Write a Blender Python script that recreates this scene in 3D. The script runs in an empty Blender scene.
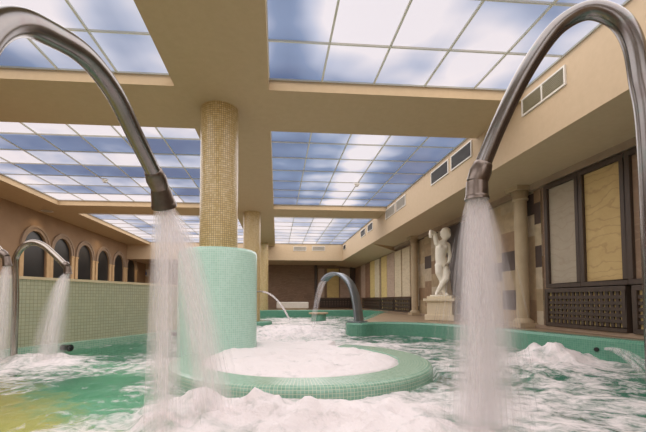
import bpy, bmesh, math, random
from mathutils import Vector, Matrix, noise
random.seed(7)
PI = math.pi
S = bpy.context.scene
COL = S.collection
F, VX, HY = 365.0, 277.0, 300.0          # focal length in pixels, vanishing point of the room axis
# the eye is the origin; x right, y into the hall, z up.
WATER, DECK, SKY, SOFFIT, LOW = -0.67, -0.42, 2.53, 2.39, 1.77
XR, XL, YF, YB = 3.97, -6.45, 18.5, -6.0
PITCH, YAW = math.radians(2.5), math.radians(4.4)
PPX, PPY = VX + F * math.tan(YAW), HY - F * math.tan(PITCH)
def ray(px, py):
    x = (px - PPX) / F; z = -(py - PPY) / F
    y = math.cos(PITCH) - z * math.sin(PITCH); zz = math.sin(PITCH) + z * math.cos(PITCH)
    return x * math.cos(YAW) + y * math.sin(YAW), -x * math.sin(YAW) + y * math.cos(YAW), zz
def on_y(px, py, Y): r = ray(px, py); k = Y / r[1]; return (r[0] * k, Y, r[2] * k)
def on_x(px, py, X): r = ray(px, py); k = X / r[0]; return (X, r[1] * k, r[2] * k)
def on_z(px, py, Z): r = ray(px, py); k = Z / r[2]; return (r[0] * k, r[1] * k, Z)
def on_line(px, py, a, b): r = ray(px, py); k = a / (r[0] - b * r[1]); return (r[0] * k, r[1] * k, r[2] * k)

# ------------------------------------------------------------------ materials
def new_mat(name):
    m = bpy.data.materials.new(name); m.use_nodes = True
    nt = m.node_tree; nt.nodes.clear()
    return m, nt
def node(nt, kind, **kw):
    n = nt.nodes.new(kind)
    for k, v in kw.items(): setattr(n, k, v)
    return n
def math_(nt, op, a, b=None, c=None):
    n = node(nt, 'ShaderNodeMath', operation=op)
    for i, v in enumerate((a, b, c)):
        if v is None: continue
        if isinstance(v, (int, float)): n.inputs[i].default_value = v
        else: nt.links.new(v, n.inputs[i])
    return n.outputs[0]
def ramp(nt, fac, stops, interp='LINEAR'):
    r = node(nt, 'ShaderNodeValToRGB'); r.color_ramp.interpolation = interp
    e = r.color_ramp.elements
    while len(e) < len(stops): e.new(0.5)
    for el, (p, c) in zip(e, stops):
        el.position = p
        el.color = (c, c, c, 1) if isinstance(c, (int, float)) else (*c, 1)
    nt.links.new(fac, r.inputs[0])
    return r.outputs[0]
def principled(nt, color=None, rough=.5, metal=0.0, normal=None, spec=None):
    b = node(nt, 'ShaderNodeBsdfPrincipled')
    if isinstance(color, tuple): b.inputs['Base Color'].default_value = (*color, 1)
    elif color is not None: nt.links.new(color, b.inputs['Base Color'])
    if isinstance(rough, (int, float)): b.inputs['Roughness'].default_value = rough
    else: nt.links.new(rough, b.inputs['Roughness'])
    b.inputs['Metallic'].default_value = metal
    if spec is not None: b.inputs['Specular IOR Level'].default_value = spec
    if normal is not None: nt.links.new(normal, b.inputs['Normal'])
    return b
def output(nt, sh):
    o = node(nt, 'ShaderNodeOutputMaterial'); nt.links.new(sh, o.inputs['Surface'])
def noise_tex(nt, vec, scale, detail=3.0, rough=.5, dist=0.0):
    n = node(nt, 'ShaderNodeTexNoise'); n.inputs['Scale'].default_value = scale
    n.inputs['Detail'].default_value = detail; n.inputs['Roughness'].default_value = rough
    n.inputs['Distortion'].default_value = dist
    if vec is not None: nt.links.new(vec, n.inputs['Vector'])
    return n.outputs[0]
def position(nt):
    return node(nt, 'ShaderNodeNewGeometry').outputs['Position']
def scaled(nt, vec, s):
    v = node(nt, 'ShaderNodeVectorMath', operation='MULTIPLY'); nt.links.new(vec, v.inputs[0])
    v.inputs[1].default_value = s
    return v.outputs[0]
def bump(nt, h, strength=.3, dist=.01):
    b = node(nt, 'ShaderNodeBump'); b.inputs['Strength'].default_value = strength
    b.inputs['Distance'].default_value = dist; nt.links.new(h, b.inputs['Height'])
    return b.outputs[0]

def plain(name, c1, c2=None, scale=6, rough=.6, metal=0, stretch=(1, 1, 1), bmp=.1):
    m, nt = new_mat(name)
    c2 = c2 or tuple(x * .85 for x in c1)
    n = noise_tex(nt, scaled(nt, position(nt), stretch), scale, 5, .6)
    col = ramp(nt, n, [(.3, c2), (.7, c1)])
    output(nt, principled(nt, col, rough, metal, bump(nt, n, bmp, .01)).outputs[0])
    return m
def mosaic(name, cols, grout, tile=.028, rough=.25, line=.1):
    m, nt = new_mat(name)
    uv = node(nt, 'ShaderNodeUVMap').outputs[0]
    s = scaled(nt, uv, (1 / tile, 1 / tile, 1))
    fl = node(nt, 'ShaderNodeVectorMath', operation='FLOOR'); nt.links.new(s, fl.inputs[0])
    fr = node(nt, 'ShaderNodeVectorMath', operation='FRACTION'); nt.links.new(s, fr.inputs[0])
    wn = node(nt, 'ShaderNodeTexWhiteNoise', noise_dimensions='2D'); nt.links.new(fl.outputs[0], wn.inputs['Vector'])
    col = ramp(nt, wn.outputs['Value'], [(i / len(cols), c) for i, c in enumerate(cols)], 'CONSTANT')
    sx = node(nt, 'ShaderNodeSeparateXYZ'); nt.links.new(fr.outputs[0], sx.inputs[0])
    gx = math_(nt, 'GREATER_THAN', sx.outputs[0], line); gy = math_(nt, 'GREATER_THAN', sx.outputs[1], line)
    g = math_(nt, 'MULTIPLY', gx, gy)
    mx = node(nt, 'ShaderNodeMix', data_type='RGBA')
    nt.links.new(g, mx.inputs['Factor']); mx.inputs['A'].default_value = (*grout, 1); nt.links.new(col, mx.inputs['B'])
    output(nt, principled(nt, mx.outputs['Result'], rough, 0, bump(nt, g, .35, .003)).outputs[0])
    return m
def stone(name, c1, c2, vein, scale=3.0, rough=.75):
    m, nt = new_mat(name)
    p = scaled(nt, position(nt), (1, 1, 1.6))
    n = noise_tex(nt, p, scale, 6, .65, .8)
    base = ramp(nt, n, [(.3, c2), (.65, c1)])
    w = node(nt, 'ShaderNodeTexWave', wave_type='BANDS', bands_direction='Z'); nt.links.new(p, w.inputs['Vector'])
    w.inputs['Scale'].default_value = 1.6; w.inputs['Distortion'].default_value = 14; w.inputs['Detail'].default_value = 4; w.inputs['Detail Scale'].default_value = 1.3
    k = ramp(nt, w.outputs['Fac'], [(0, 0.55), (.12, 0.0)])
    mx = node(nt, 'ShaderNodeMix', data_type='RGBA'); nt.links.new(k, mx.inputs['Factor'])
    nt.links.new(base, mx.inputs['A']); mx.inputs['B'].default_value = (*vein, 1)
    output(nt, principled(nt, mx.outputs['Result'], rough, 0, bump(nt, n, .3, .02)).outputs[0])
    return m
def patchwork(name, cols, w=.42, h=.33):
    m, nt = new_mat(name)
    uv = node(nt, 'ShaderNodeUVMap').outputs[0]
    sx = node(nt, 'ShaderNodeSeparateXYZ'); nt.links.new(uv, sx.inputs[0])
    u = math_(nt, 'FLOOR', math_(nt, 'DIVIDE', sx.outputs[0], w))
    v = math_(nt, 'FLOOR', math_(nt, 'ADD', math_(nt, 'DIVIDE', sx.outputs[1], h), math_(nt, 'MULTIPLY', u, .5)))
    c = node(nt, 'ShaderNodeCombineXYZ'); nt.links.new(u, c.inputs[0]); nt.links.new(v, c.inputs[1])
    wn = node(nt, 'ShaderNodeTexWhiteNoise', noise_dimensions='2D'); nt.links.new(c.outputs[0], wn.inputs['Vector'])
    col = ramp(nt, wn.outputs['Value'], [(i / len(cols), k) for i, k in enumerate(cols)], 'CONSTANT')
    n = noise_tex(nt, position(nt), 7, 5, .6)
    mx = node(nt, 'ShaderNodeMix', data_type='RGBA', blend_type='MULTIPLY'); mx.inputs['Factor'].default_value = 1
    nt.links.new(col, mx.inputs['A']); nt.links.new(ramp(nt, n, [(.3, .6), (.7, .88)]), mx.inputs['B'])
    output(nt, principled(nt, mx.outputs['Result'], .7, 0, bump(nt, n, .25, .01)).outputs[0])
    return m

M = {}
M['paint'] = plain('warm_tan_paint', (.53, .395, .235), (.495, .365, .215), 14, .75, bmp=.05)
M['bulk'] = plain('cream_paint', (.56, .425, .275), (.525, .395, .25), 14, .75, bmp=.05)
M['leftwall'] = plain('terracotta_cream_paint', (.335, .22, .128), (.285, .183, .103), 3, .8)
M['arch'] = plain('ochre_plaster', (.62, .44, .24), (.52, .35, .18), 5, .8)
M['archtrim'] = plain('grey_brown_moulding', (.36, .27, .19), (.28, .2, .14), 5, .8)
M['darkglass'] = plain('dark_glass', (.022, .025, .025), (.012, .014, .015), 2, .35, bmp=0)
M['mint'] = mosaic('mint_mosaic', [(.43, .68, .57), (.41, .66, .55), (.45, .70, .59), (.40, .65, .54)], (.66, .80, .71), .025, line=.12)
M['green'] = mosaic('green_mosaic', [(.105, .29, .20), (.115, .305, .21), (.10, .28, .195), (.12, .315, .215)], (.2, .37, .28), .025)
M['rim'] = mosaic('rim_mosaic', [(.24, .44, .33), (.27, .47, .36), (.23, .42, .31), (.29, .49, .38)], (.56, .64, .50), .027, line=.13)
M['olive'] = mosaic('olive_mosaic', [(.45, .435, .30), (.43, .42, .29), (.47, .455, .315), (.435, .43, .305)], (.27, .265, .175), .045, line=.11)
M['gold'] = mosaic('gold_mosaic', [(.62, .47, .23), (.68, .53, .28), (.58, .43, .20), (.70, .56, .32), (.64, .50, .27), (.57, .43, .21)], (.27, .185, .08), .026, .3, .17)
M['ambertile'] = mosaic('amber_mosaic', [(.75, .45, .12), (.8, .52, .16), (.7, .4, .1)], (.8, .6, .3), .04, .3)
M['poolfloor'] = mosaic('pool_floor_mosaic', [(.10, .42, .34), (.12, .46, .38), (.14, .5, .4)], (.3, .6, .5), .05, .3)
M['deck'] = plain('tan_deck_stone', (.38, .28, .175), (.27, .19, .12), 2.5, .45, stretch=(1, 4, 1))
M['coping'] = plain('cream_coping', (.66, .55, .37), (.6, .48, .3), 6, .5)
M['wood'] = plain('dark_wood', (.072, .047, .033), (.047, .03, .022), 9, .5, stretch=(4, 4, .5))
M['brownstone'] = stone('brown_stone', (.29, .19, .125), (.21, .135, .09), (.34, .24, .17), 2.5)
M['goldstone'] = stone('golden_sandstone', (.56, .40, .18), (.47, .325, .14), (.36, .235, .10), 2.5)
M['greystone'] = stone('grey_limestone', (.42, .35, .265), (.37, .31, .23), (.34, .27, .2), 5)
M['niche'] = stone('dark_niche_stone', (.075, .055, .048), (.05, .037, .033), (.10, .08, .07), 3)
M['cream'] = stone('cream_stone', (.68, .57, .41), (.6, .49, .33), (.5, .4, .28), 3)
M['pinkstone'] = stone('pinkish_stone', (.50, .37, .28), (.42, .3, .22), (.36, .25, .2), 3)
M['yellowstone'] = stone('yellow_stone', (.68, .52, .22), (.6, .44, .18), (.5, .36, .16), 3)
M['redstone'] = stone('reddish_brown_stone', (.27, .15, .09), (.2, .11, .07), (.32, .2, .13), 3)
M['patch'] = patchwork('patchwork_stone', [(.62, .50, .35), (.47, .33, .19), (.10, .065, .05), (.56, .42, .25), (.68, .57, .42), (.36, .23, .13), (.58, .46, .30), (.5, .37, .22)])
M['statue'] = plain('white_marble', (.90, .85, .74), (.82, .76, .63), 6, .55)
M['pilaster'] = plain('cream_limestone', (.49, .385, .25), (.42, .325, .205), 5, .7)
M['pedestal'] = plain('cream_pedestal_stone', (.78, .68, .50), (.70, .60, .43), 5, .65)
M['white'] = plain('white_enamel', (.70, .66, .59), (.64, .60, .53), 8, .4)
M['ventdark'] = plain('dark_louvre', (.10, .095, .09), (.07, .065, .06), 8, .5)
M['ventolive'] = plain('olive_louvre', (.33, .29, .19), (.27, .24, .15), 8, .5)
M['ventpale'] = plain('pale_louvre', (.48, .44, .37), (.42, .38, .32), 8, .5)
M['grid'] = plain('ceiling_grid_metal', (.82, .82, .74), (.76, .76, .68), 8, .45)
M['black'] = plain('black_plastic', (.02, .018, .018), (.012, .012, .012), 8, .4)
M['signblue'] = plain('sign_blue', (.08, .17, .42), (.08, .17, .42), 3, .5)
M['bluemetal'] = plain('blue_grey_metal', (.30, .33, .36), (.24, .27, .30), 5, .32, .75, bmp=.02)

def steel():
    m, nt = new_mat('weathered_steel')
    n = noise_tex(nt, scaled(nt, position(nt), (1, 1, 1)), 14, 4, .6, .6)
    col = ramp(nt, n, [(.30, (.215, .185, .18)), (.46, (.225, .21, .20)), (.58, (.235, .22, .21)), (.70, (.20, .215, .20))])
    r = .24
    output(nt, principled(nt, col, r, 1.0).outputs[0])
    return m
M['steel'] = steel()
M['nozzle'] = plain('tarnished_nozzle_steel', (.23, .19, .165), (.15, .12, .10), 22, .3, .95, bmp=.05)
M['brightsteel'] = plain('polished_steel', (.42, .375, .33), (.34, .30, .26), 12, .22, 1.0, bmp=.0)

def glow_mat():
    m, nt = new_mat('backlit_frosted_pane')
    a = node(nt, 'ShaderNodeAttribute', attribute_name='backlight').outputs['Fac']
    n = noise_tex(nt, scaled(nt, position(nt), (1.0, 1.0, 1)), 2.6, 1, .5)
    f = math_(nt, 'ADD', a, math_(nt, 'MULTIPLY', math_(nt, 'SUBTRACT', n, .5), .4))
    col = ramp(nt, f, [(0, (.10, .15, .30)), (.35, (.21, .28, .46)), (.62, (.54, .57, .72)), (.9, (.95, .87, .91))])
    e = node(nt, 'ShaderNodeEmission'); nt.links.new(col, e.inputs['Color']); e.inputs['Strength'].default_value = PANE_E
    g = principled(nt, (.1, .12, .16), .3)
    ad = node(nt, 'ShaderNodeAddShader'); nt.links.new(e.outputs[0], ad.inputs[0]); nt.links.new(g.outputs[0], ad.inputs[1])
    output(nt, ad.outputs[0])
    return m
PANE_E = .86
M['pane'] = glow_mat()

def water_mat():
    m, nt = new_mat('churned_pool_water')
    p = position(nt)
    a = node(nt, 'ShaderNodeAttribute', attribute_name='foam').outputs['Fac']
    n1 = noise_tex(nt, scaled(nt, p, (1, 1.3, 1)), 3.2, 6, .62, 1.6)
    n2 = noise_tex(nt, p, 13, 5, .65, .8)
    f = math_(nt, 'ADD', a, math_(nt, 'ADD', math_(nt, 'MULTIPLY', math_(nt, 'SUBTRACT', n1, .5), 1.5), math_(nt, 'MULTIPLY', math_(nt, 'SUBTRACT', n2, .5), .95)))
    foam = ramp(nt, f, [(.30, 0.0), (.52, .45), (.68, .75), (.95, 1.0)])
    nb = noise_tex(nt, p, 9, 5, .6, .6)
    nf = noise_tex(nt, p, 34, 4, .6, .3)
    wn = bump(nt, nb, .6, .07)
    fn = bump(nt, math_(nt, 'ADD', nb, math_(nt, 'MULTIPLY', nf, .45)), .42, .06)
    wc = ramp(nt, noise_tex(nt, scaled(nt, p, (1, 1.5, 1)), 3.4, 5, .65, 1.2), [(.36, (.06, .29, .21)), (.62, (.24, .54, .43))])
    body = principled(nt, wc, .08, 0, wn)
    body.inputs['IOR'].default_value = 1.33
    tr = node(nt, 'ShaderNodeBsdfTransparent'); tr.inputs[0].default_value = (.80, .93, .82, 1)
    mw = node(nt, 'ShaderNodeMixShader'); mw.inputs[0].default_value = .28
    nt.links.new(tr.outputs[0], mw.inputs[1]); nt.links.new(body.outputs[0], mw.inputs[2])
    fb = principled(nt, (.88, .82, .82), .55, 0, fn, .25)
    mf = node(nt, 'ShaderNodeMixShader'); nt.links.new(foam, mf.inputs[0])
    nt.links.new(mw.outputs[0], mf.inputs[1]); nt.links.new(fb.outputs[0], mf.inputs[2])
    output(nt, mf.outputs[0])
    return m
M['water'] = water_mat()

def jet_mat(name):
    m, nt = new_mat(name)
    fl = node(nt, 'ShaderNodeAttribute', attribute_name='stream_place').outputs['Vector']
    de = node(nt, 'ShaderNodeAttribute', attribute_name='jet_amount').outputs['Fac']
    n = noise_tex(nt, scaled(nt, fl, (1, 1, .14)), 22, 3, .6)
    n2 = noise_tex(nt, scaled(nt, fl, (1, 1, .35)), 90, 2, .5)
    k = math_(nt, 'ADD', math_(nt, 'MULTIPLY', n, .7), math_(nt, 'MULTIPLY', n2, .3))
    fac = math_(nt, 'MULTIPLY', de, ramp(nt, k, [(.38, .10), (.64, 1.0)]))
    d = node(nt, 'ShaderNodeBsdfDiffuse'); d.inputs[0].default_value = (.96, .92, .92, 1)
    t = node(nt, 'ShaderNodeBsdfTranslucent'); t.inputs[0].default_value = (.97, .93, .94, 1)
    mx = node(nt, 'ShaderNodeMixShader'); mx.inputs[0].default_value = .5
    nt.links.new(d.outputs[0], mx.inputs[1]); nt.links.new(t.outputs[0], mx.inputs[2])
    tr = node(nt, 'ShaderNodeBsdfTransparent')
    o = node(nt, 'ShaderNodeMixShader'); nt.links.new(fac, o.inputs[0])
    nt.links.new(tr.outputs[0], o.inputs[1]); nt.links.new(mx.outputs[0], o.inputs[2])
    output(nt, o.outputs[0])
    return m
M['jet'] = jet_mat('falling_water')

def amber_floor_mat():
    m, nt = new_mat('amber_to_green')
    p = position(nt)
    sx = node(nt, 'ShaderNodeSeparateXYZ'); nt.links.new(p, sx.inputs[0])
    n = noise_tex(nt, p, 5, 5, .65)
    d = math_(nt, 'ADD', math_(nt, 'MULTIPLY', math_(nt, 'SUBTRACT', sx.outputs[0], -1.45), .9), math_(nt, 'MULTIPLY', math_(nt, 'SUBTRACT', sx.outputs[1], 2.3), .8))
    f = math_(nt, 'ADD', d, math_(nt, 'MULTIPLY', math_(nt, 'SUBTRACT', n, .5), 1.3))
    col = ramp(nt, f, [(.12, (1.0, .58, .08)), (.58, (.19, .48, .30))])  # raised floor colour fades from amber to green by position and noise
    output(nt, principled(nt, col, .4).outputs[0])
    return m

# ------------------------------------------------------------------ mesh builder
class MB:
    def __init__(s): s.v = []; s.f = []; s.uv = []; s.sm = []
    def face(s, pts, uv=None, smooth=False):
        b = len(s.v); s.v += [Vector(p) for p in pts]; s.f.append(list(range(b, b + len(pts)))); s.uv.append(uv); s.sm.append(smooth)
    def grid(s, rows, uvrows=None, closed=False, smooth=True, flip=False):
        """rows: list of equal-length rings of points, welded"""
        b = len(s.v); n = len(rows[0])
        for r in rows: s.v += [Vector(p) for p in r]
        for i in range(len(rows) - 1):
            for j in range(n if closed else n - 1):
                k = (j + 1) % n
                q = [b + i * n + j, b + i * n + k, b + (i + 1) * n + k, b + (i + 1) * n + j]
                u = None
                if uvrows: u = [uvrows[i][j], uvrows[i][j + 1], uvrows[i + 1][j + 1], uvrows[i + 1][j]]
                if flip: q.reverse(); u = u and u[::-1]
                s.f.append(q); s.uv.append(u); s.sm.append(smooth)
    def box(s, x0, x1, y0, y1, z0, z1, rot=0, pivot=None):
        c = [(x0, y0), (x1, y0), (x1, y1), (x0, y1)]
        if rot:
            px, py = pivot or ((x0 + x1) / 2, (y0 + y1) / 2)
            ca, sa = math.cos(rot), math.sin(rot)
            c = [(px + (x - px) * ca - (y - py) * sa, py + (x - px) * sa + (y - py) * ca) for x, y in c]
        s.prism(c, z0, z1)
        return s
    def prism(s, poly, z0, z1):
        n = len(poly)
        b = len(s.v)
        s.v += [Vector((x, y, z0)) for x, y in poly] + [Vector((x, y, z1)) for x, y in poly]
        acc = 0
        for i in range(n):
            k = (i + 1) % n
            L = math.dist(poly[i], poly[k])
            s.f.append([b + i, b + k, b + n + k, b + n + i])
            s.uv.append([(acc, z0), (acc + L, z0), (acc + L, z1), (acc, z1)]); s.sm.append(False)
            acc += L
        s.f.append([b + n + i for i in range(n)]); s.uv.append([poly[i] for i in range(n)]); s.sm.append(False)
        s.f.append([b + i for i in reversed(range(n))]); s.uv.append([poly[i] for i in reversed(range(n))]); s.sm.append(False)
        return s
    def tube(s, pts, rad, n=12, cap=True):
        pts = [Vector(p) for p in pts]
        if not isinstance(rad, (list, tuple)): rad = [rad] * len(pts)
        rows = []; ref = None
        for i, p in enumerate(pts):
            t = (pts[min(i + 1, len(pts) - 1)] - pts[max(i - 1, 0)]).normalized()
            if ref is None:
                ref = t.orthogonal().normalized()
            ref = (ref - t * ref.dot(t)).normalized()
            bi = t.cross(ref)
            rows.append([p + (ref * math.cos(2 * PI * j / n) + bi * math.sin(2 * PI * j / n)) * rad[i] for j in range(n)])
        s.grid(rows, closed=True)
        if cap:
            s.face(list(reversed(rows[0]))); s.face(rows[-1])
        return s
    def lathe(s, prof, cx=0, cy=0, n=32, a0=0, a1=2 * PI, smooth=True):
        """profile of (r, z) swept about a vertical axis; metre UVs"""
        full = abs(a1 - a0 - 2 * PI) < 1e-6
        m = n if full else n + 1
        rows, uvs = [], []; L = 0
        rmax = max(r for r, z in prof)
        for i, (r, z) in enumerate(prof):
            if i: L += math.dist(prof[i - 1], prof[i])
            rows.append([(cx + r * math.cos(a0 + (a1 - a0) * j / n), cy + r * math.sin(a0 + (a1 - a0) * j / n), z) for j in range(m)])
            uvs.append([(rmax * (a1 - a0) * j / n, L) for j in range(n + 1)])
        s.grid(rows, uvs, closed=full, smooth=smooth)
        return s
    def build(s, name, mat, parent=None, bevel=0, auto=True):
        me = bpy.data.meshes.new(name)
        off = parent_loc(parent)
        me.from_pydata([tuple(v - off) for v in s.v], [], s.f)
        ul = me.uv_layers.new(name='UVMap')
        for p, uv in zip(me.polygons, s.uv):
            if uv is None:
                nrm = p.normal
                ax = max(range(3), key=lambda i: abs(nrm[i]))
                o = [i for i in range(3) if i != ax]
                uv = [(me.vertices[vi].co[o[0]], me.vertices[vi].co[o[1]]) for vi in p.vertices]
            for li, q in zip(p.loop_indices, uv): ul.data[li].uv = q
        for p, sm in zip(me.polygons, s.sm): p.use_smooth = sm
        me.validate(); me.update()
        bm = bmesh.new(); bm.from_mesh(me)
        bmesh.ops.recalc_face_normals(bm, faces=bm.faces[:]) if auto else None
        if bevel:
            bmesh.ops.remove_doubles(bm, verts=bm.verts[:], dist=1e-5)
            bmesh.ops.bevel(bm, geom=[e for e in bm.edges if len(e.link_faces) == 2 and e.calc_face_angle(0) > .6], offset=bevel, segments=2, affect='EDGES', profile=.5)
        bm.to_mesh(me); bm.free()
        o = bpy.data.objects.new(name, me); COL.objects.link(o)
        me.materials.append(M[mat] if isinstance(mat, str) else mat)
        if parent: o.parent = parent
        return o
def parent_loc(p):
    v = Vector((0, 0, 0))
    while p is not None:
        v = v + Vector(p.location); p = p.parent
    return v
def tag(o, label, cat, group=None):
    o['label'] = label; o['category'] = cat; o['kind'] = 'thing'
    if group: o['group'] = group
    return o
def thing(name, loc, label, cat, group=None):
    o = bpy.data.objects.new(name, None); COL.objects.link(o); o.location = loc
    o.empty_display_size = .1
    return tag(o, label, cat, group)
def struct(o, label=None):
    o['kind'] = 'structure'
    if label: o['label'] = label
    return o
def smooth_path(pts, k=6):
    """Catmull-Rom through the points"""
    P = [Vector(p) for p in pts]; P = [P[0] * 2 - P[1]] + P + [P[-1] * 2 - P[-2]]
    out = []
    for i in range(1, len(P) - 2):
        a, b, c, d = P[i - 1:i + 3]
        for j in range(k):
            t = j / k
            out.append(.5 * ((2 * b) + (c - a) * t + (2 * a - 5 * b + 4 * c - d) * t * t + (3 * b - a - 3 * c + d) * t ** 3))
    return out + [P[-2]]

# ------------------------------------------------------------------ shell of the hall
def sbox(name, mat, *a, label=None):
    return struct(MB().box(*a).build(name, mat), label)
sbox('ceiling', 'paint', XL - .3, XR + .3, YB - .2, YF + .3, 2.62, 2.8)
sbox('wall_left', 'leftwall', XL - .4, XL - .15, YB, YF + .2, -1.6, 2.62)
sbox('wall_right', 'brownstone', XR, XR + .3, YB, YF + .2, -1.6, 2.62)
sbox('wall_far', 'brownstone', XL - .3, XR + .3, YF, YF + .3, -1.6, 2.62)
sbox('wall_back', 'paint', XL - .3, XR + .3, YB - .2, YB, -1.6, 2.62)
# dropped strips of the ceiling between the skylights
sbox('ceiling_strip_middle', 'paint', -1.15, -.10, YB, 16.2, SOFFIT, 2.62)
sbox('ceiling_strip_left', 'paint', XL - .3, -5.5, YB, 16.2, SOFFIT, 2.62)
beams = [(-1.3, -.3), (4.08, 5.10), (9.55, 10.47)]
for i, (a, b) in enumerate(beams):
    sbox('ceiling_beam_left', 'paint', -5.5, -1.15, a, b, SOFFIT, 2.62)
    sbox('ceiling_beam_right', 'paint', -.10, 2.94, a, b, SOFFIT, 2.62)
sbox('ceiling_bulkhead_right', 'bulk', 2.94, XR, YB, 16.2, LOW, 2.62)
sbox('ceiling_bulkhead_far', 'bulk', XL - .3, XR, 16.2, YF, LOW, 2.62)
# sloping wedge of ceiling at the far end of the right-hand soffit
w = MB()
A, B_, C_, D_ = (2.97, 11.2, LOW), (XR, 11.9, LOW), (XR, YF, LOW), (2.97, YF, LOW)
b1, c1 = (XR, 11.9, 1.62), (XR, YF, 1.62)
w.face([A, B_, b1]); w.face([A, b1, c1, D_]); w.face([D_, c1, C_]); w.face([A, D_, C_, B_]); w.face([B_, C_, c1, b1])
struct(w.build('ceiling_wedge_right', 'bulk'))

# ------------------------------------------------------------------ skylights
bays = [('F', -.3, 4.08), ('M', 5.10, 9.55), ('E', 10.47, 16.2), ('B', YB, -1.3)]
def glow(bay, side, x, y):
    n = noise.noise(Vector((x * .8 + (5 if side == 'L' else 0), y * .8, 3.1)))
    n2 = noise.noise(Vector((x * .35, y * 1.7, 9.7)))
    if bay == 'M' and side == 'R':
        g = .16 + .95 * math.exp(-((x - 1.43 - .03 * (y - 5.2)) / .36) ** 2) + .34 * math.exp(-((x - .75) / .3) ** 2) + .24 * math.exp(-((x - 2.0) / .25) ** 2)
        g += .20 * math.sin((y - 5.3) * 2 * PI / .627) * (.6 if x < 2.2 else .3) + n2 * .25
        if x < .5: g = .18 + .1 * n + .10 * math.sin((y - 5.3) * 2 * PI / .627)
        return g
    if bay == 'M':
        rw = int((y - 5.10) / (4.45 / 7) * .9999); return (.95, .30, .78, .28, .66, .34, .85)[max(0, min(6, rw))] + .22 * n + .22 * n2 + .3 * math.exp(-((x + 5.3) / .5) ** 2) - .25 * math.exp(-((x + 2.0) / .35) ** 2)
        return .5 + .55 * n2 + .45 * n + .25 * math.exp(-((x + 5.3) / .5) ** 2)
    if bay == 'E' and side == 'R':
        return .85 - .16 * max(0, x - .3) + .2 * n + .35 * math.exp(-((x - 1.5) / .3) ** 2)
    if bay == 'E':
        return .75 + .45 * n2 + .3 * n
    if bay == 'F' and side == 'R':
        g = .78 + .75 * n + .25 * n2
        g -= .55 * math.exp(-(((x - .08) / .28) ** 2)) + .60 * math.exp(-(((x - 1.62) / .34) ** 2 + ((y - 3.55) / .55) ** 2))
        return g + .4 * math.exp(-(((x - .8) / .45) ** 2 + ((y - 3.2) / .5) ** 2))
    if bay == 'F':
        g = .72 + .5 * n + .2 * n2
        return g - .5 * math.exp(-(((x + 2.9) / .5) ** 2 + ((y - 3.9) / .3) ** 2)) + .4 * math.exp(-(((x + 2.3) / .4) ** 2 + ((y - 3.2) / .5) ** 2)) - .35 * math.exp(-((x + 1.45) / .3) ** 2)
    return .65 + .4 * n
def skylight(num, bay, side, x0, x1, y0, y1):
    root = bpy.data.objects.new('window_%d' % num, None); COL.objects.link(root); root.location = ((x0 + x1) / 2, (y0 + y1) / 2, SKY)
    root.empty_display_size = .1
    struct(root, 'overhead grid of backlit frosted panes, %s %s of the hall' % ({'F': 'nearest', 'M': 'middle', 'E': 'farthest', 'B': 'rear'}[bay], {'L': 'left side', 'R': 'right side'}[side]))
    nx = 7 if side == 'L' else 5
    ny = 9 if bay == 'E' else 7
    dx = (x1 - x0) / nx; dy = (y1 - y0) / ny
    sub = 6
    me = bpy.data.meshes.new('pane'); vs = []; fs = []; gs = []
    o = root.location
    for i in range(nx):
        for j in range(ny):
            ph = random.uniform(-.17, .17) if bay != 'M' or side == 'L' else random.uniform(-.08, .08)
            b = len(vs)
            for u in range(sub + 1):
                for v in range(sub + 1):
                    x = x0 + dx * (i + u / sub); y = y0 + dy * (j + v / sub)
                    vs.append((x - o.x, y - o.y, 0)); gs.append(glow(bay, side, x, y) + ph)
            for u in range(sub):
                for v in range(sub):
                    a = b + u * (sub + 1) + v
                    fs.append((a, a + 1, a + sub + 2, a + sub + 1))
    me.from_pydata(vs, [], fs)
    at = me.attributes.new('backlight', 'FLOAT', 'POINT')
    at.data.foreach_set('value', gs)
    po = bpy.data.objects.new('pane', me); COL.objects.link(po); po.parent = root; me.materials.append(M['pane'])
    fr = MB(); t = .0095
    for i in range(nx + 1): fr.box(x0 + dx * i - t, x0 + dx * i + t, y0, y1, SKY - .022, SKY - .002)
    for j in range(ny + 1): fr.box(x0, x1, y0 + dy * j - t * .8, y0 + dy * j + t * .8, SKY - .02, SKY - .001)
    fr.build('frame', 'grid', root)
num = 1
LIGHTS = []
for bay, y0, y1 in bays:
    for side, x0, x1 in (('L', -5.5, -1.15), ('R', -.10, 2.94)):
        skylight(num, bay, side, x0, x1, y0, y1); num += 1
        LIGHTS.append((bay, side, x0, x1, y0, y1))

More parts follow.
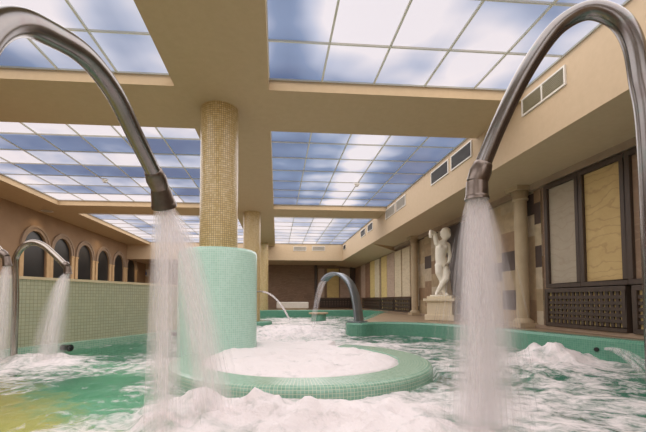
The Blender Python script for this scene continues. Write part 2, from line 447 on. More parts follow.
# ------------------------------------------------------------------ left wall with six arched windows
arch_c = [on_x(x, 255, XL)[1] for x in (35, 62.2, 85, 103.5, 119, 131.5)]
print('arches', arch_c)
HW, SPRING = .46, 1.38
def arch_poly(r, z0, n=14):
    return [(-r, z0), (r, z0)] + [(r * math.cos(PI * k / n), SPRING + r * math.sin(PI * k / n)) for k in range(n + 1)]
wl = MB()                                   # wall leaf in front of the windows with six arched holes
edges = [8.2] + [(a + b) / 2 for a, b in zip(arch_c, arch_c[1:])] + [YF]
XW = XL - .05
z0, zt = DECK, SOFFIT
for c, e0, e1 in zip(arch_c, edges, edges[1:]):
    n = 14
    arc = [(c + HW * math.cos(PI - PI * k / n), SPRING + HW * math.sin(PI - PI * k / n)) for k in range(n + 1)]
    quads = [[(e0, z0), (c - HW, z0), (c - HW, SPRING), (e0, SPRING)], [(c + HW, z0), (e1, z0), (e1, SPRING), (c + HW, SPRING)],
             [(e0, SPRING), (c - HW, SPRING), (c - HW, zt), (e0, zt)], [(c + HW, SPRING), (e1, SPRING), (e1, zt), (c + HW, zt)]]
    for k in range(n):
        quads.append([arc[k], arc[k + 1], (arc[k + 1][0], zt), (arc[k][0], zt)])
    for q in quads: wl.face([(XL, y, z) for y, z in q])
    out = [(c - HW, z0)] + arc + [(c + HW, z0)]
    for p, q in zip(out, out[1:]):
        wl.face([(XL, *p), (XW, *p), (XW, *q), (XL, *q)])
wl.face([(XL, YB, z0), (XL, 8.2, z0), (XL, 8.2, zt), (XL, YB, zt)])
struct(wl.build('wall_left_arcade', 'leftwall', auto=False))
for i, c in enumerate(arch_c):
    root = bpy.data.objects.new('window_%d' % num, None); COL.objects.link(root); root.location = (XL, c, DECK); num += 1
    struct(root, 'tall dark arched window in the orange left wall')
    g = MB(); g.face([(XW + .01, c + y, z) for y, z in arch_poly(HW, DECK)]); g.build('pane', 'darkglass', root)
    t = MB()
    for (r0, r1, d) in ((HW, HW + .09, .03), (HW + .09, HW + .15, .05)):
        n = 16
        ring = lambda r: [(c - r, SPRING)] + [(c + r * math.cos(PI - PI * k / n), SPRING + r * math.sin(PI - PI * k / n)) for k in range(1, n)] + [(c + r, SPRING)]
        a, b = ring(r0), ring(r1)
        for k in range(len(a) - 1):
            t.face([(XL + d, *a[k]), (XL + d, *a[k + 1]), (XL + d, *b[k + 1]), (XL + d, *b[k])])
            t.face([(XL, *b[k]), (XL + d, *b[k]), (XL + d, *b[k + 1]), (XL, *b[k + 1])])
            t.face([(XL, *a[k]), (XL + d, *a[k]), (XL + d, *a[k + 1]), (XL, *a[k + 1])])
    t.build('arch_moulding', 'archtrim', root)
    p = MB()
    for s in (-1, 1):
        y = c + s * (HW + .08)
        p.box(XL, XL + .03, y - .07, y + .07, DECK, SPRING - .05)
        p.box(XL, XL + .045, y - .08, y + .08, SPRING - .05, SPRING)
    p.build('jamb', 'arch', root)

# ------------------------------------------------------------------ pool basin, decks
edge_pts = [(3.97, 2.6), (3.9, 2.95), (3.72, 3.45), (3.50, 4.2), (3.34, 5.0), (3.08, 5.85), (2.75, 6.45), (2.30, 6.78), (1.85, 6.80), (1.52, 6.58),
            (1.34, 6.72), (1.42, 7.1), (1.75, 7.75), (2.25, 9.0), (3.0, 11.0), (3.6, 12.4), (3.97, 13.1)]
edge = [(p.x, p.y) for p in smooth_path([(x, y, 0) for x, y in edge_pts], 4)]
struct(MB().prism(edge, -1.6, DECK - .004).build('floor_right', 'deck'))
sbox('floor_far', 'deck', -2.2, XR, 15.3, YF, -1.6, DECK - .004)
sbox('floor_pool', 'poolfloor', XL, XR, YB, 15.3, -1.75, -1.55)
sbox('floor_back', 'deck', -4.2, XR, YB, -.9, -1.55, DECK - .004)
def sweep_coping(name, path, wid, hgt, mat, closed=False, ztop=DECK, out=.05):
    """rounded curb along a path; the water lies to the left of the direction of travel minus normal"""
    prof = [(-out, -hgt), (-out, -.03), (-out + .03, 0), (wid - .02, 0), (wid, -.02), (wid, -hgt)]
    rows, uvs = [], []; L = 0
    for i, p in enumerate(path):
        a = path[max(0, i - 1)]; b = path[min(len(path) - 1, i + 1)]
        t = Vector((b[0] - a[0], b[1] - a[1])).normalized(); nrm = Vector((t.y, -t.x))
        if i: L += math.dist(path[i - 1], p)
        row = []; u = []; acc = 0
        for k, (d, z) in enumerate(prof):
            if k: acc += math.dist(prof[k - 1], prof[k])
            row.append((p[0] + nrm.x * d, p[1] + nrm.y * d, ztop + z)); u.append((L, acc))
        rows.append(row); uvs.append(u)
    m = MB(); m.grid(rows, uvs, smooth=False)
    m.face(list(reversed(rows[0]))); m.face(rows[-1])
    return m.build(name, mat)
struct(sweep_coping('trim_pool_right', edge[:-1], .17, .9, 'green'), 'green mosaic curb of the pool along the right deck')
struct(sweep_coping('trim_pool_far', [(3.96, 13.3), (3.88, 13.8), (3.8, 14.6), (3.6, 15.1), (3.2, 15.25), (2, 15.25), (0, 15.25), (-2.2, 15.25)], .2, .9, 'green'), 'green mosaic curb at the far end of the pool')
# left partition wall of the whirlpool
pp = [(p.x, p.y) for p in smooth_path([(-5.4, -1.0, 0), (-4.75, 1.2, 0), (-3.95, 3.0, 0), (-3.2, 4.5, 0), (-2.72, 5.45, 0), (-2.28, 6.4, 0), (-1.86, 7.6, 0), (-1.7, 8.8, 0), (-1.72, 10.0, 0), (-2.1, 11.0, 0), (-2.2, 15.3, 0)], 4)]
def offset(path, d):
    o = []
    for i, p in enumerate(path):
        a = path[max(0, i - 1)]; b = path[min(len(path) - 1, i + 1)]
        t = Vector((b[0] - a[0], b[1] - a[1])).normalized()
        o.append((p[0] - t.y * d, p[1] + t.x * d))
    return o
TOPP = .29
ww = MB().prism(pp + offset(pp, .30)[::-1], -1.6, TOPP - .035).build('wall_partition', 'olive'); struct(ww, 'low olive mosaic partition wall left of the whirlpool')
cp = MB().prism(offset(pp, -.015) + offset(pp, .32)[::-1], TOPP - .035, TOPP).build('coping', 'coping', ww)
pl = MB().prism(offset(pp, -.16) + offset(pp, -.002)[::-1], -1.6, -.57).build('plinth', 'rim', ww)
left_floor = [(-5.9, YB)] + offset(pp, .30) + [(-2.5, YF), (XL, YF), (XL, YB)]
struct(MB().prism(left_floor, -1.6, DECK - .01).build('floor_left', 'deck'))
struct(MB().prism([(-4.5, .9), (.9, .9), (.9, 2.3), (-.3, 2.5), (-.95, 3.2), (-1.25, 4.8), (-2.5, 5.4), (-3.4, 4.0)], -1.5, -.86).build('floor_pool_amber', amber_floor_mat()), 'raised pool floor under the water, amber fading to green')

# ------------------------------------------------------------------ round basin, drum and mosaic columns
RC, RR = (.245, 3.79), 1.29
RIM = -.59
rb = MB()
a1 = math.radians(58); a0 = math.radians(138 - 360)
rb.lathe([(RR - .31, -1.5), (RR - .31, RIM - .015), (RR - .295, RIM), (RR - .04, RIM), (RR - .012, RIM - .012), (RR, RIM - .04), (RR, -1.5)], *RC, n=96, a0=a0, a1=a1, smooth=False)
for a in (a0, a1):
    ca, sa = math.cos(a), math.sin(a)
    rb.face([(RC[0] + r * ca, RC[1] + r * sa, z) for r, z in ((RR - .31, -1.5), (RR - .31, RIM - .015), (RR - .295, RIM), (RR - .04, RIM), (RR, RIM - .04), (RR, -1.5))])
tag(rb.build('basin_rim', 'rim', auto=False), 'low curved green mosaic rim around the foaming round basin', 'basin rim')

DC, DR, DT = (-.725, 4.58), .475, .605
d = thing('mosaic_drum', (*DC, -1.5), 'fat mint mosaic drum rising beside the round basin under a gold column', 'drum')
MB().lathe([(DR, -1.5), (DR, DT - .05), (DR - .015, DT - .015), (DR - .05, DT)], *DC, n=64).build('drum_wall', 'mint', d, auto=False)
MB().lathe([(DR - .05, DT), (.001, DT)], *DC, n=64, smooth=False).build('drum_top', 'mint', d)

def gold_column(x, y, z0, label, base=None):
    c = thing('mosaic_column', (x, y, z0), label, 'column', 'round gold mosaic columns')
    r = .232
    MB().lathe([(r, z0), (r, SOFFIT)], x, y, n=48).build('shaft', 'gold', c, auto=False)
    if base:
        MB().lathe([(base, -1.5), (base, -.60), (base - .02, -.57), (.2, -.57)], x, y, n=48).build('base_ring', 'green', c, auto=False)
gold_column(DC[0], DC[1], DT, 'thick gold mosaic column standing on the mint drum')
gold_column(-.69, 10.0, -1.5, 'gold mosaic column rising from the pool just behind the mint drum', .56)
gold_column(-.60, 15.45, -1.5, 'farthest slim gold mosaic column, mostly hidden at the far pool edge')

# ------------------------------------------------------------------ swan neck spouts
def spout(pts, nozzle_top, nozzle_end, label, r, mat='steel', base_z=-1.5, rn=None, flare=1.13, cone=1.05):
    p0 = Vector(pts[0])
    t = thing('swan_neck_spout', (p0.x, p0.y, base_z), label, 'water spout', 'steel swan neck water spouts')
    path = smooth_path([(p0.x, p0.y, base_z), (p0.x, p0.y, (base_z + p0.z) / 2)] + list(pts), 7)
    MB().tube(path, r, 24).build('pipe', mat, t)
    a = Vector(pts[-1]); nt_, ne = Vector(nozzle_top), Vector(nozzle_end)
    rn = rn or r * 1.12
    dirp = (a - Vector(pts[-2])).normalized()
    k = a + (nt_ - a) * .45
    MB().tube([a - dirp * .006, a, a + (k - a) * .35, k, nt_], [r * 1.02, r * 1.16, r * 1.2, r * 1.36, rn * .97], 24).build('collar', 'nozzle', t)
    dn = (ne - nt_)
    no = MB().tube([nt_ - dn * .02, nt_ + dn * .12, nt_ + dn * .78], [rn * .97, rn * (.97 + (cone - .97) * .2), rn * (.97 + (cone - .97) * .85)], 24, cap=True).build('nozzle', 'nozzle', t)
    MB().tube([nt_ + dn * .77, nt_ + dn * .86, ne], [rn * (.98 + (cone - .97) * .82), rn * flare * .985, rn * flare], 24, cap=True).build('outlet_rim', 'nozzle', no)
    return t
# left: comes from beside the camera and bows away into the pool
def lpt(px, py):
    return on_line(px, py, -.764, .14)
spout([lpt(*p) for p in ((-36, 300), (-35, 170), (-31, 90), (-20, 48), (-2, 27), (20, 22), (45, 31), (84, 55), (113, 91), (135, 135), (153, 171))], lpt(160, 188), lpt(164.5, 207),
      'left foreground steel swan neck spout, thick pipe entering at the picture corner', .033, rn=.041, flare=1.4, cone=1.36)
def rpt(px, py):
    return on_line(px, py, 3.72, -1.643)
spout([rpt(657, 345), rpt(648.5, 140), rpt(640, 79), rpt(633, 43), rpt(619, 20), rpt(594, 10), rpt(570, 18), rpt(548, 38), rpt(522, 78), rpt(499, 125), rpt(483, 164)], rpt(477, 182), rpt(476.8, 200),
      'right foreground steel swan neck spout arching over the statue side', .0375, rn=.0495)
def mpt(px, py, y=4.30):
    return on_y(px, py, y)
spout([mpt(15.5, 300), mpt(15, 266), mpt(17, 255), mpt(24, 246), mpt(33.5, 242.5), mpt(44, 246), mpt(54, 254.5), mpt(64, 264)], mpt(67.3, 266.5), mpt(68, 274),
      'small distant steel swan neck spout in front of the olive wall', .034, 'brightsteel')
spout([mpt(-40, 300, 4.1), mpt(-41, 255, 4.1), mpt(-36, 241, 4.1), mpt(-25, 235, 4.1), mpt(-12, 239, 4.1), mpt(1, 252, 4.1)], mpt(6, 257, 4.1), mpt(7.5, 266, 4.1),
      'steel spout nozzle cut off by the left picture edge', .034, 'brightsteel')

# ------------------------------------------------------------------ falling water
class Flow(MB):
    """water surfaces; each point keeps its place in the stream and how dense the water is there"""
    def __init__(s): super().__init__(); s.flow = []; s.den = []
    def sheet(s, rows, flow, den, closed):
        s.grid(rows, closed=closed); s.flow += [q for f in flow for q in f]; s.den += [q for d in den for q in d]
    def cone(s, start, r0, dx, dy, spread, zend, dens, seed, t0=0.0):
        """nested shells of one falling stream"""
        K, N = 22, 26
        for q, (fr, al) in enumerate(((.30, .62), (.55, .50), (.78, .40), (1.0, .28), (1.25, .17), (1.55, .09))):
            rows, fl, dn = [], [], []
            for k in range(K + 1):
                t = t0 + (1 - t0) * k / K; u = t ** .62
                R = r0 * min(fr, 1.0) * (1 - .25 * u) + spread * fr * u
                row, f, d = [], [], []
                for j in range(N):
                    a = 2 * PI * j / N
                    w = 1 + .30 * t * noise.noise(Vector((math.cos(a) * 1.6 + seed, math.sin(a) * 1.6 + q * 3.1, t * 1.2)))
                    row.append((start[0] + dx * u + R * w * math.cos(a), start[1] + dy * u + R * w * math.sin(a), start[2] + (zend - start[2]) * t))
                    f.append((math.cos(a) * .12 + seed * 3 + q, math.sin(a) * .12 + q * 1.7, t * abs(zend - start[2])))
                    d.append(al * dens * (1 - .45 * t) * min(1, (1.0 - t) / .10 + .25) * (1 if q < 4 else min(1, t / .15)))
                rows.append(row); fl.append(f); dn.append(d)
            s.sheet(rows, fl, dn, True)
    def drops(s, start, r0, dx, dy, spread, zend, n, rad):
        for i in range(n):
            a = random.uniform(0, 2 * PI); e = random.uniform(.9, 1.9)
            t0 = random.uniform(.1, .7); t1 = min(.98, t0 + random.uniform(.12, .35))
            pts = []
            for k in range(7):
                t = t0 + (t1 - t0) * k / 6; u = t ** .62
                R = r0 * .9 + spread * e * u
                pts.append((start[0] + dx * u + R * math.cos(a), start[1] + dy * u + R * math.sin(a), start[2] + (zend - start[2]) * t))
            b = len(s.v)
            s.tube(pts, [rad * (.3 + .7 * math.sin(PI * (k + .5) / 7)) for k in range(7)], 5, cap=False)
            s.flow += [(q.x, q.y, q.z) for q in s.v[b:]]; s.den += [.12] * (len(s.v) - b)
    def finish(s, name, label):
        o = s.build(name, 'jet', None, auto=False)
        me = o.data
        me.attributes.new('stream_place', 'FLOAT_VECTOR', 'POINT').data.foreach_set('vector', [c for f in s.flow for c in f])
        me.attributes.new('jet_amount', 'FLOAT', 'POINT').data.foreach_set('value', s.den)
        return tag(o, label, 'water jet', 'falling water jets')
ls = lpt(164.5, 207); rs = rpt(476.8, 200)
w = Flow()
w.cone(ls, .046, -.02, .10, .045, -.69, 1.0, 1.0)
w.cone(ls, .044, .20, .26, .075, -.69, .85, 2.0)
w.drops(ls, .045, .10, .2, .11, -.68, 60, .0022)
w.finish('water_jet', 'broad white water jet pouring from the left foreground spout')
w = Flow()
w.cone(rs, .050, .005, .08, .065, -.69, .95, 3.0)
w.cone(rs, .046, .155, .14, .08, -.69, .8, 4.0)
w.cone(rs, .048, .10, .11, .14, -.69, .4, 7.0)
w.drops(rs, .048, .06, .1, .14, -.68, 110, .0018)
w.finish('water_jet', 'white water jet pouring from the right foreground spout')
w = Flow()
w.cone(mpt(67.5, 273), .038, -.14, -.1, .11, -.68, .9, 5.0)
w.finish('water_jet', 'small white water jet falling before the olive mosaic wall')
w = Flow()
w.cone(mpt(7.5, 265, 4.1), .036, -.02, -.05, .075, -.68, .9, 6.0)
w.finish('water_jet', 'white water jet falling at the left picture edge')

w = Flow()
a = Vector((3.53, 3.80, -.545))
for i in range(6):
    o = Vector([random.uniform(-.02, .02) for _ in range(3)])
    pts = [a + Vector((.02 - .12 * t, -.08 - .55 * t, .02 + .07 * t - .22 * t * t)) + o * (.5 + 1.6 * t) for t in [k / 8 for k in range(9)]]
    n0 = len(w.v); w.tube(pts, [.007 + .012 * k / 8 for k in range(9)], 6, cap=False)
    w.flow += [(q.x, q.y, q.z) for q in w.v[n0:]]; w.den += [.4] * (len(w.v) - n0)
w.finish('water_jet', 'short water jet spurting from the black nozzle in the right curb')

# blade fountain on the tip of the deck
bt = thing('blade_fountain', (1.52, 6.82, DECK), 'blue grey curved blade fountain spilling a sheet of water on the deck tip', 'fountain')
fd = Vector((-.80, .60, 0)).normalized(); wd = Vector((.60, .80, 0)).normalized()
prof = smooth_path([(-.03, -.42, 0), (0, -.16, 0), (.055, .10, 0), (.145, .31, 0), (.29, .46, 0), (.45, .52, 0), (.60, .49, 0), (.72, .39, 0)], 6)
def blade_mesh(width, th):
    m = MB(); rows = []
    for i, p in enumerate(prof):
        a = prof[max(0, i - 1)]; b = prof[min(len(prof) - 1, i + 1)]
        t2 = Vector((b.x - a.x, b.y - a.y)).normalized(); n2 = Vector((-t2.y, t2.x))
        c = Vector((1.52, 6.82, 0)) + fd * p.x + Vector((0, 0, p.y))
        nn = fd * n2.x + Vector((0, 0, n2.y))
        wv = wd * (width * (1 - .3 * i / len(prof)))
        rows.append([c - wv - nn * th, c + wv - nn * th, c + wv + nn * th, c - wv + nn * th])
    m.grid(rows, closed=True, smooth=True); m.face(rows[0][::-1]); m.face(rows[-1])
    return m
ob = blade_mesh(.17, .022).build('blade', 'bluemetal', bt)
MB().box(1.52 - .17, 1.52 + .17, 6.82 - .13, 6.82 + .13, DECK, DECK + .025, rot=math.atan2(wd.y, wd.x)).build('base_plate', 'bluemetal', bt)
sh = Flow()
tip = Vector((1.52, 6.82, .39)) + fd * .72
for off, al in ((-.012, .45), (.012, .45)):
    rows, fl, dn = [], [], []
    for k in range(15):
        t = k / 14; H = tip.z + .66
        c = tip + fd * (.30 * t ** .6 + off) + Vector((0, 0, -H * t)); hw = .115 * (1 - .35 * t)
        rows.append([c + wd * hw * (j / 5 - 1) for j in range(11)]); fl.append([(j * .02, off * 50, H * t) for j in range(11)]); dn.append([al * (1 - .3 * t)] * 11)
    sh.sheet(rows, fl, dn, False)
sh.finish('water_sheet', 'sheet of water falling from the blade fountain')
# thin arcing jet from the second column
a = Vector(((263 - VX) / F * 9.9, 9.75, .22)); b = Vector(((287 - VX) / F * 9.9, 9.6, -.40))
sp = thing('water_nozzle', a, 'little steel nozzle on the second gold column', 'nozzle')
MB().tube([a + Vector((-.22, .12, .0)), a + Vector((-.06, .02, .01)), a + Vector((.015, 0, .005))], .022, 12).build('nozzle_pipe', 'brightsteel', sp)
m = Flow()
for i in range(5):
    o = Vector((random.uniform(-.012, .012), random.uniform(-.012, .012), random.uniform(-.012, .012)))
    pts = [a + o + (b - a) * t + Vector((0, 0, .58 * t * (1 - t))) for t in [k / 12 * 1.1 for k in range(13)]]
    n0 = len(m.v); m.tube(pts, .017, 6, cap=False)
    m.flow += [(q.x, q.y, q.z) for q in m.v[n0:]]; m.den += [.6] * (len(m.v) - n0)
m.finish('water_jet', 'thin water jet arcing sideways from the second gold column')
# round mosaic plinth and white low block at the far end of the pool
t = thing('round_plinth', (1.32, 11.6, -1.5), 'small round green mosaic plinth standing in the far pool', 'plinth')
MB().lathe([(.24, -1.5), (.24, -.46), (.22, -.44)], 1.32, 11.6, n=32).build('plinth_wall', 'green', t, auto=False)
MB().lathe([(.22, -.44), (.31, -.44), (.31, -.395), (.001, -.395)], 1.32, 11.6, n=32, smooth=False).build('plinth_cap', 'pilaster', t)
bn = thing('low_bench', (.75, 16.4, DECK), 'long low white bench on the far deck against the brown wall', 'bench')
MB().box(-.02, 1.40, 16.15, 16.7, DECK + .04, DECK + .33).build('bench_body', 'white', bn, .03)
MB().box(.05, 1.33, 16.2, 16.65, DECK - .002, DECK + .045).build('bench_foot', 'coping', bn)

# ------------------------------------------------------------------ jet nozzles on the pool walls
for (x, y, z, dx, dy, label) in ((3.60, 3.85, -.55, -1, -.45, 'black jet nozzle in the right curb above a foam crest'),
                                 (on_y(68, 350, 4.95)[0], 4.95, -.615, 1, -.42, 'dark jet nozzle at the foot of the olive wall'),
                                 (on_y(178, 340, 6.6)[0], 6.6, -.60, 1, -.35, 'dark jet nozzle behind the left foreground water jet')):
    dv = Vector((dx, dy, 0)).normalized()
    t = thing('jet_nozzle', (x, y, z), label, 'nozzle', 'pool jet nozzles')
    c = Vector((x, y, z))
    MB().tube([c - dv * .12, c + dv * .02, c + dv * .025, c + dv * .045], [.035, .035, .045, .045], 16).build('nozzle_body', 'black', t)
    MB().tube([c + dv * .043, c + dv * .075], [.026, .022], 16).build('nozzle_tip', 'black', t)

# ------------------------------------------------------------------ right wall: patchwork, columns, framed panels, lattices
def wf(px, py=240): return on_x(px, py, XR - .09)[1]
def wy(px, py=250): return on_x(px, py, XR)[1]
struct(MB().box(XR - .02, XR, wy(543), wy(412), DECK, LOW).build('wall_right_patchwork', 'patch'), 'patchwork of square cream, tan and brown stones')
struct(MB().box(XR - .03, XR - .015, wy(480), wy(448.5), DECK, LOW - .1).build('wall_right_niche', 'niche'), 'dark stone field behind the statue')
struct(MB().box(XR - .10, XR, 2.0, YF, LOW - .09, LOW).build('trim_1', 'archtrim'), 'brown cornice under the right soffit')
struct(MB().box(XR - .07, XR, 2.0, YF, DECK, DECK + .05).build('baseboard_right', 'archtrim'))
def pilaster(y, label, r=.092):
    x = XR - .15
    t = thing('stone_column', (x, y, DECK), label, 'column', 'cream stone wall columns')
    MB().lathe([(r, DECK + .14), (r, LOW - .22)], x, y, n=28).build('shaft', 'pilaster', t, auto=False)
    ca = MB().lathe([(r, LOW - .22), (r + .02, LOW - .21), (r + .02, LOW - .18), (r + .005, LOW - .17), (r + .05, LOW - .07), (.01, LOW - .07)], x, y, n=28).build('capital', 'pilaster', t, auto=False)
    MB().box(x - r - .06, x + .14, y - r - .06, y + r + .06, LOW - .07, LOW).build('abacus', 'pilaster', ca)
    b = MB(); b.lathe([(r + .05, DECK + .07), (r + .05, DECK + .10), (r, DECK + .14)], x, y, n=28)
    b.box(x - r - .06, x + .14, y - r - .06, y + r + .06, DECK, DECK + .07); b.build('base', 'pilaster', t)
pilaster(on_x(521.5, 250, XR - .15)[1], 'cream stone wall column right of the foreground water jet')
pilaster(on_x(414.5, 270, XR - .15)[1], 'cream stone wall column beyond the statue, nearer the blade fountain')
def lattice(y0, y1, z0, z1, label, pitch, x=XR - .03, far=False):
    t = thing('lattice_grille', (x, (y0 + y1) / 2, z0), label, 'grille', 'dark wooden lattice grilles')
    fw = .055
    f = MB(); d0, d1 = x - .06, x + .02
    f.box(d0, d1, y0, y1, z0, z0 + fw); f.box(d0, d1, y0, y1, z1 - fw, z1)
    f.box(d0, d1, y0, y0 + fw, z0 + fw, z1 - fw); f.box(d0, d1, y1 - fw, y1, z0 + fw, z1 - fw)
    f.build('frame', 'wood', t, .006)
    g = MB(); ny = int((y1 - y0 - 2 * fw) / pitch); nz = max(3, int((z1 - z0 - 2 * fw) / pitch))
    py = (y1 - y0 - 2 * fw) / ny; pz = (z1 - z0 - 2 * fw) / nz; bw = .29
    for k in range(1, ny): yy = y0 + fw + py * k; g.box(x - .035, x - .02, yy - py * bw, yy + py * bw, z0 + fw, z1 - fw)
    for k in range(1, nz): zz = z0 + fw + pz * k; g.box(x - .045, x - .033, y0 + fw, y1 - fw, zz - pz * bw, zz + pz * bw)
    g.build('lattice', 'wood', t)
    b = MB().box(x - .019, x, y0 + fw, y1 - fw, z0 + fw, z1 - fw); b.build('backing_panel', 'yellowstone', t)
lattice(wf(626, 310), wf(545, 310), DECK + .05, .16, 'dark wooden lattice grille below the grey and golden stone panels', .068)
lattice(2.6, wf(632, 310), DECK + .05, .16, 'dark wooden lattice grille cut off at the right picture edge', .068)
def framed(y0, y1, mat, label):
    t = thing('framed_stone_panel', (XR, (y0 + y1) / 2, .2), label, 'wall panel', 'stone panels on the right wall')
    z0, z1, fw = .17, LOW - .11, .06
    f = MB(); d0, d1 = XR - .09, XR
    f.box(d0, d1, y0, y1, z0, z0 + fw); f.box(d0, d1, y0, y1, z1 - fw, z1)
    f.box(d0, d1, y0, y0 + fw, z0 + fw, z1 - fw); f.box(d0, d1, y1 - fw, y1, z0 + fw, z1 - fw)
    f.build('frame', 'wood', t, .006)
    MB().box(XR - .05, XR, y0 + fw, y1 - fw, z0 + fw, z1 - fw).build('slab', mat, t)
framed(wf(579), wf(544.5), 'greystone', 'grey limestone panel in a dark wooden frame beside the cream column')
framed(wf(626), wf(579) - .004, 'goldstone', 'veined golden sandstone panel in a dark wooden frame')
framed(wf(626) - .7, wf(626) - .004, 'brownstone', 'dark brown framed stone panel behind the right spout pipe')
# striped slabs toward the far corner
def dy_(x): return on_x(x, 290, XR - .06)[1]
stripes = [(402.3, 409.8, 'cream', 'wide cream stone slab next to the farther cream column'), (394.7, 401.2, 'cream', 'narrow pale cream stone slab, second from the farther column'),
           (387, 394.3, 'pinkstone', 'brownish pink stone slab on the far right wall'), (381.3, 386.7, 'yellowstone', 'yellow stone slab beside the brownish pink slab'),
           (374.7, 379.2, 'cream', 'cream stone slab between two yellow slabs'), (370.2, 374.4, 'yellowstone', 'yellow stone slab next to the reddish brown slab'),
           (365.3, 369.9, 'redstone', 'reddish brown stone slab near the far right corner'), (361, 365, 'pinkstone', 'pinkish cream slab in the far right corner')]
for xa, xb, mat, label in stripes:
    y1, y0 = min(dy_(xa), YF - .02), dy_(xb)
    tag(MB().box(XR - .06, XR, y0, y1, .10, 1.60).build('stone_slab', mat, None, .008), label, 'wall panel', 'striped stone slabs')
for xa, xb, label in ((394.6, 411, 'dark lattice grille under the wide cream slabs'), (381.3, 394, 'dark lattice grille under the pink slab, middle of three'), (363, 380.5, 'dark lattice grille nearest the far right corner')):
    lattice(dy_(xb), min(dy_(xa), YF - .1), DECK + .05, .06, label, .14)
# far wall
def fx(x): return on_y(x, 285, YF)[0]
for xa, xb, mat, label in ((318, 324.3, 'pinkstone', 'pale pinkish slab on the far wall left of the blade fountain'), (327, 338.7, 'yellowstone', 'yellow framed slab on the far wall behind the blade fountain'), (340, 352.5, 'pinkstone', 'brownish pink slab on the far wall right of the yellow slab')):
    tag(MB().box(fx(xa), fx(xb), YF - .06, YF, .12, LOW - .17).build('stone_slab', mat, None, .008), label, 'wall panel', 'far wall stone slabs')
t = thing('lattice_grille', (fx(336), YF, DECK), 'dark lattice grille on the far wall behind the fountain water', 'grille', 'dark wooden lattice grilles')
f = MB(); x0, x1, z0, z1 = fx(320), fx(352.5), DECK + .05, .08
f.box(x0, x1, YF - .08, YF, z0, z0 + .06); f.box(x0, x1, YF - .08, YF, z1 - .06, z1); f.box(x0, x0 + .06, YF - .08, YF, z0, z1); f.box(x1 - .06, x1, YF - .08, YF, z0, z1); f.build('frame', 'wood', t)
f = MB(); MB().box(x0, x1, YF - .02, YF, z0, z1).build('backing_panel', 'brownstone', t)
for k in range(1, 12): xx = x0 + (x1 - x0) * k / 12; f.box(xx - .035, xx + .035, YF - .05, YF - .03, z0, z1)
for k in range(1, 4): zz = z0 + (z1 - z0) * k / 4; f.box(x0, x1, YF - .06, YF - .045, zz - .035, zz + .035)
f.build('lattice', 'wood', t)
struct(MB().box(XR - .25, XR, YF - .25, YF, DECK, LOW).build('trim_2', 'wood'), 'dark corner post')
struct(MB().box(fx(314.5), fx(317), YF - .08, YF, DECK, LOW).build('trim_3', 'wood'))
struct(MB().box(-6.45, -6.1, YF - .03, YF, DECK, LOW).build('wall_far_left', 'bulk'))
sg = thing('wall_sign', (on_y(145.5, 273, YF - .04)), 'small white sign with a blue figure on the far left wall', 'sign')
gx, gz = sg.location.x, sg.location.z
MB().box(gx - .15, gx + .15, YF - .05, YF - .03, gz - .17, gz + .18).build('sign_board', 'white', sg)
s = MB(); s.box(gx - .06, gx + .06, YF - .056, YF - .05, gz - .1, gz + .04); s.box(gx - .025, gx + .025, YF - .056, YF - .05, gz + .06, gz + .12); s.build('sign_symbol', 'signblue', sg)

# ------------------------------------------------------------------ air vents
def vent(corner, axis, l, h, mat, label, halves=2):
    """corner = near lower corner on the wall; axis 'y' (right bulkhead, faces -x) or 'x' (far bulkhead, faces -y)"""
    x, y, z = corner
    t = thing('air_vent', corner, label, 'air vent', 'ceiling air vents')
    def bx(m, a0, a1, z0, z1, d0, d1):
        if axis == 'y': m.box(x - d1, x - d0, y + a0, y + a1, z + z0, z + z1)
        else: m.box(x + a0, x + a1, y - d1, y - d0, z + z0, z + z1)
    fw = min(.018, l * .07)
    f = MB(); bx(f, 0, l, 0, fw, 0, .02); bx(f, 0, l, h - fw, h, 0, .02)
    for k in range(halves + 1):
        c = (l - fw) * k / halves; bx(f, c, c + fw, fw, h - fw, 0, .02)
    f.build('frame', 'white', t)
    b = MB(); bx(b, fw, l - fw, fw, h - fw, 0, .003); b.build('backing_panel', mat, t)
    g = MB(); ns = 9
    for k in range(ns): zz = fw + (h - 2 * fw) * (k + .5) / ns; bx(g, fw, l - fw, zz - .004, zz + .004, .003, .015)
    g.build('louvre', mat, t)
X = 2.94
def vent_px(xa, xb, yc, h, mat, label, halves=1):
    p, q = on_x(xb, yc, X), on_x(xa, yc, X)
    vent((X, p[1], 2.30 - h / 2), 'y', q[1] - p[1], h, mat, label, halves)
vent_px(522.5, 567, 94, .21, 'ventolive', 'large white framed double vent nearest on the right bulkhead', 2)
vent_px(451.5, 472.5, 155, .25, 'ventdark', 'dark louvred vent behind the right spout pipe')
vent_px(431.5, 449, 171, .25, 'ventdark', 'dark louvred vent left of the right spout pipe')
vent_px(396.5, 406, 202, .25, 'ventpale', 'pale vent on the bulkhead level with the second beam, nearer of the pair')
vent_px(386, 395.5, 210, .25, 'ventpale', 'pale vent on the bulkhead level with the second beam, farther of the pair')
vent_px(368, 373, 225, .24, 'ventdark', 'small dark vent just beyond the second beam')
vent_px(361, 365.5, 231, .24, 'ventdark', 'small dark vent further along the right bulkhead beyond its twin')
vent_px(343.6, 346, 246, .2, 'black', 'tiny black vent by the far corner of the bulkhead')
vent((.72, 16.2, 2.19), 'x', .58, .20, 'ventpale', 'pale vent on the far bulkhead nearer the gold columns', 1)
vent((1.56, 16.2, 2.21), 'x', .58, .20, 'ventpale', 'pale vent on the far bulkhead above the blade fountain', 1)
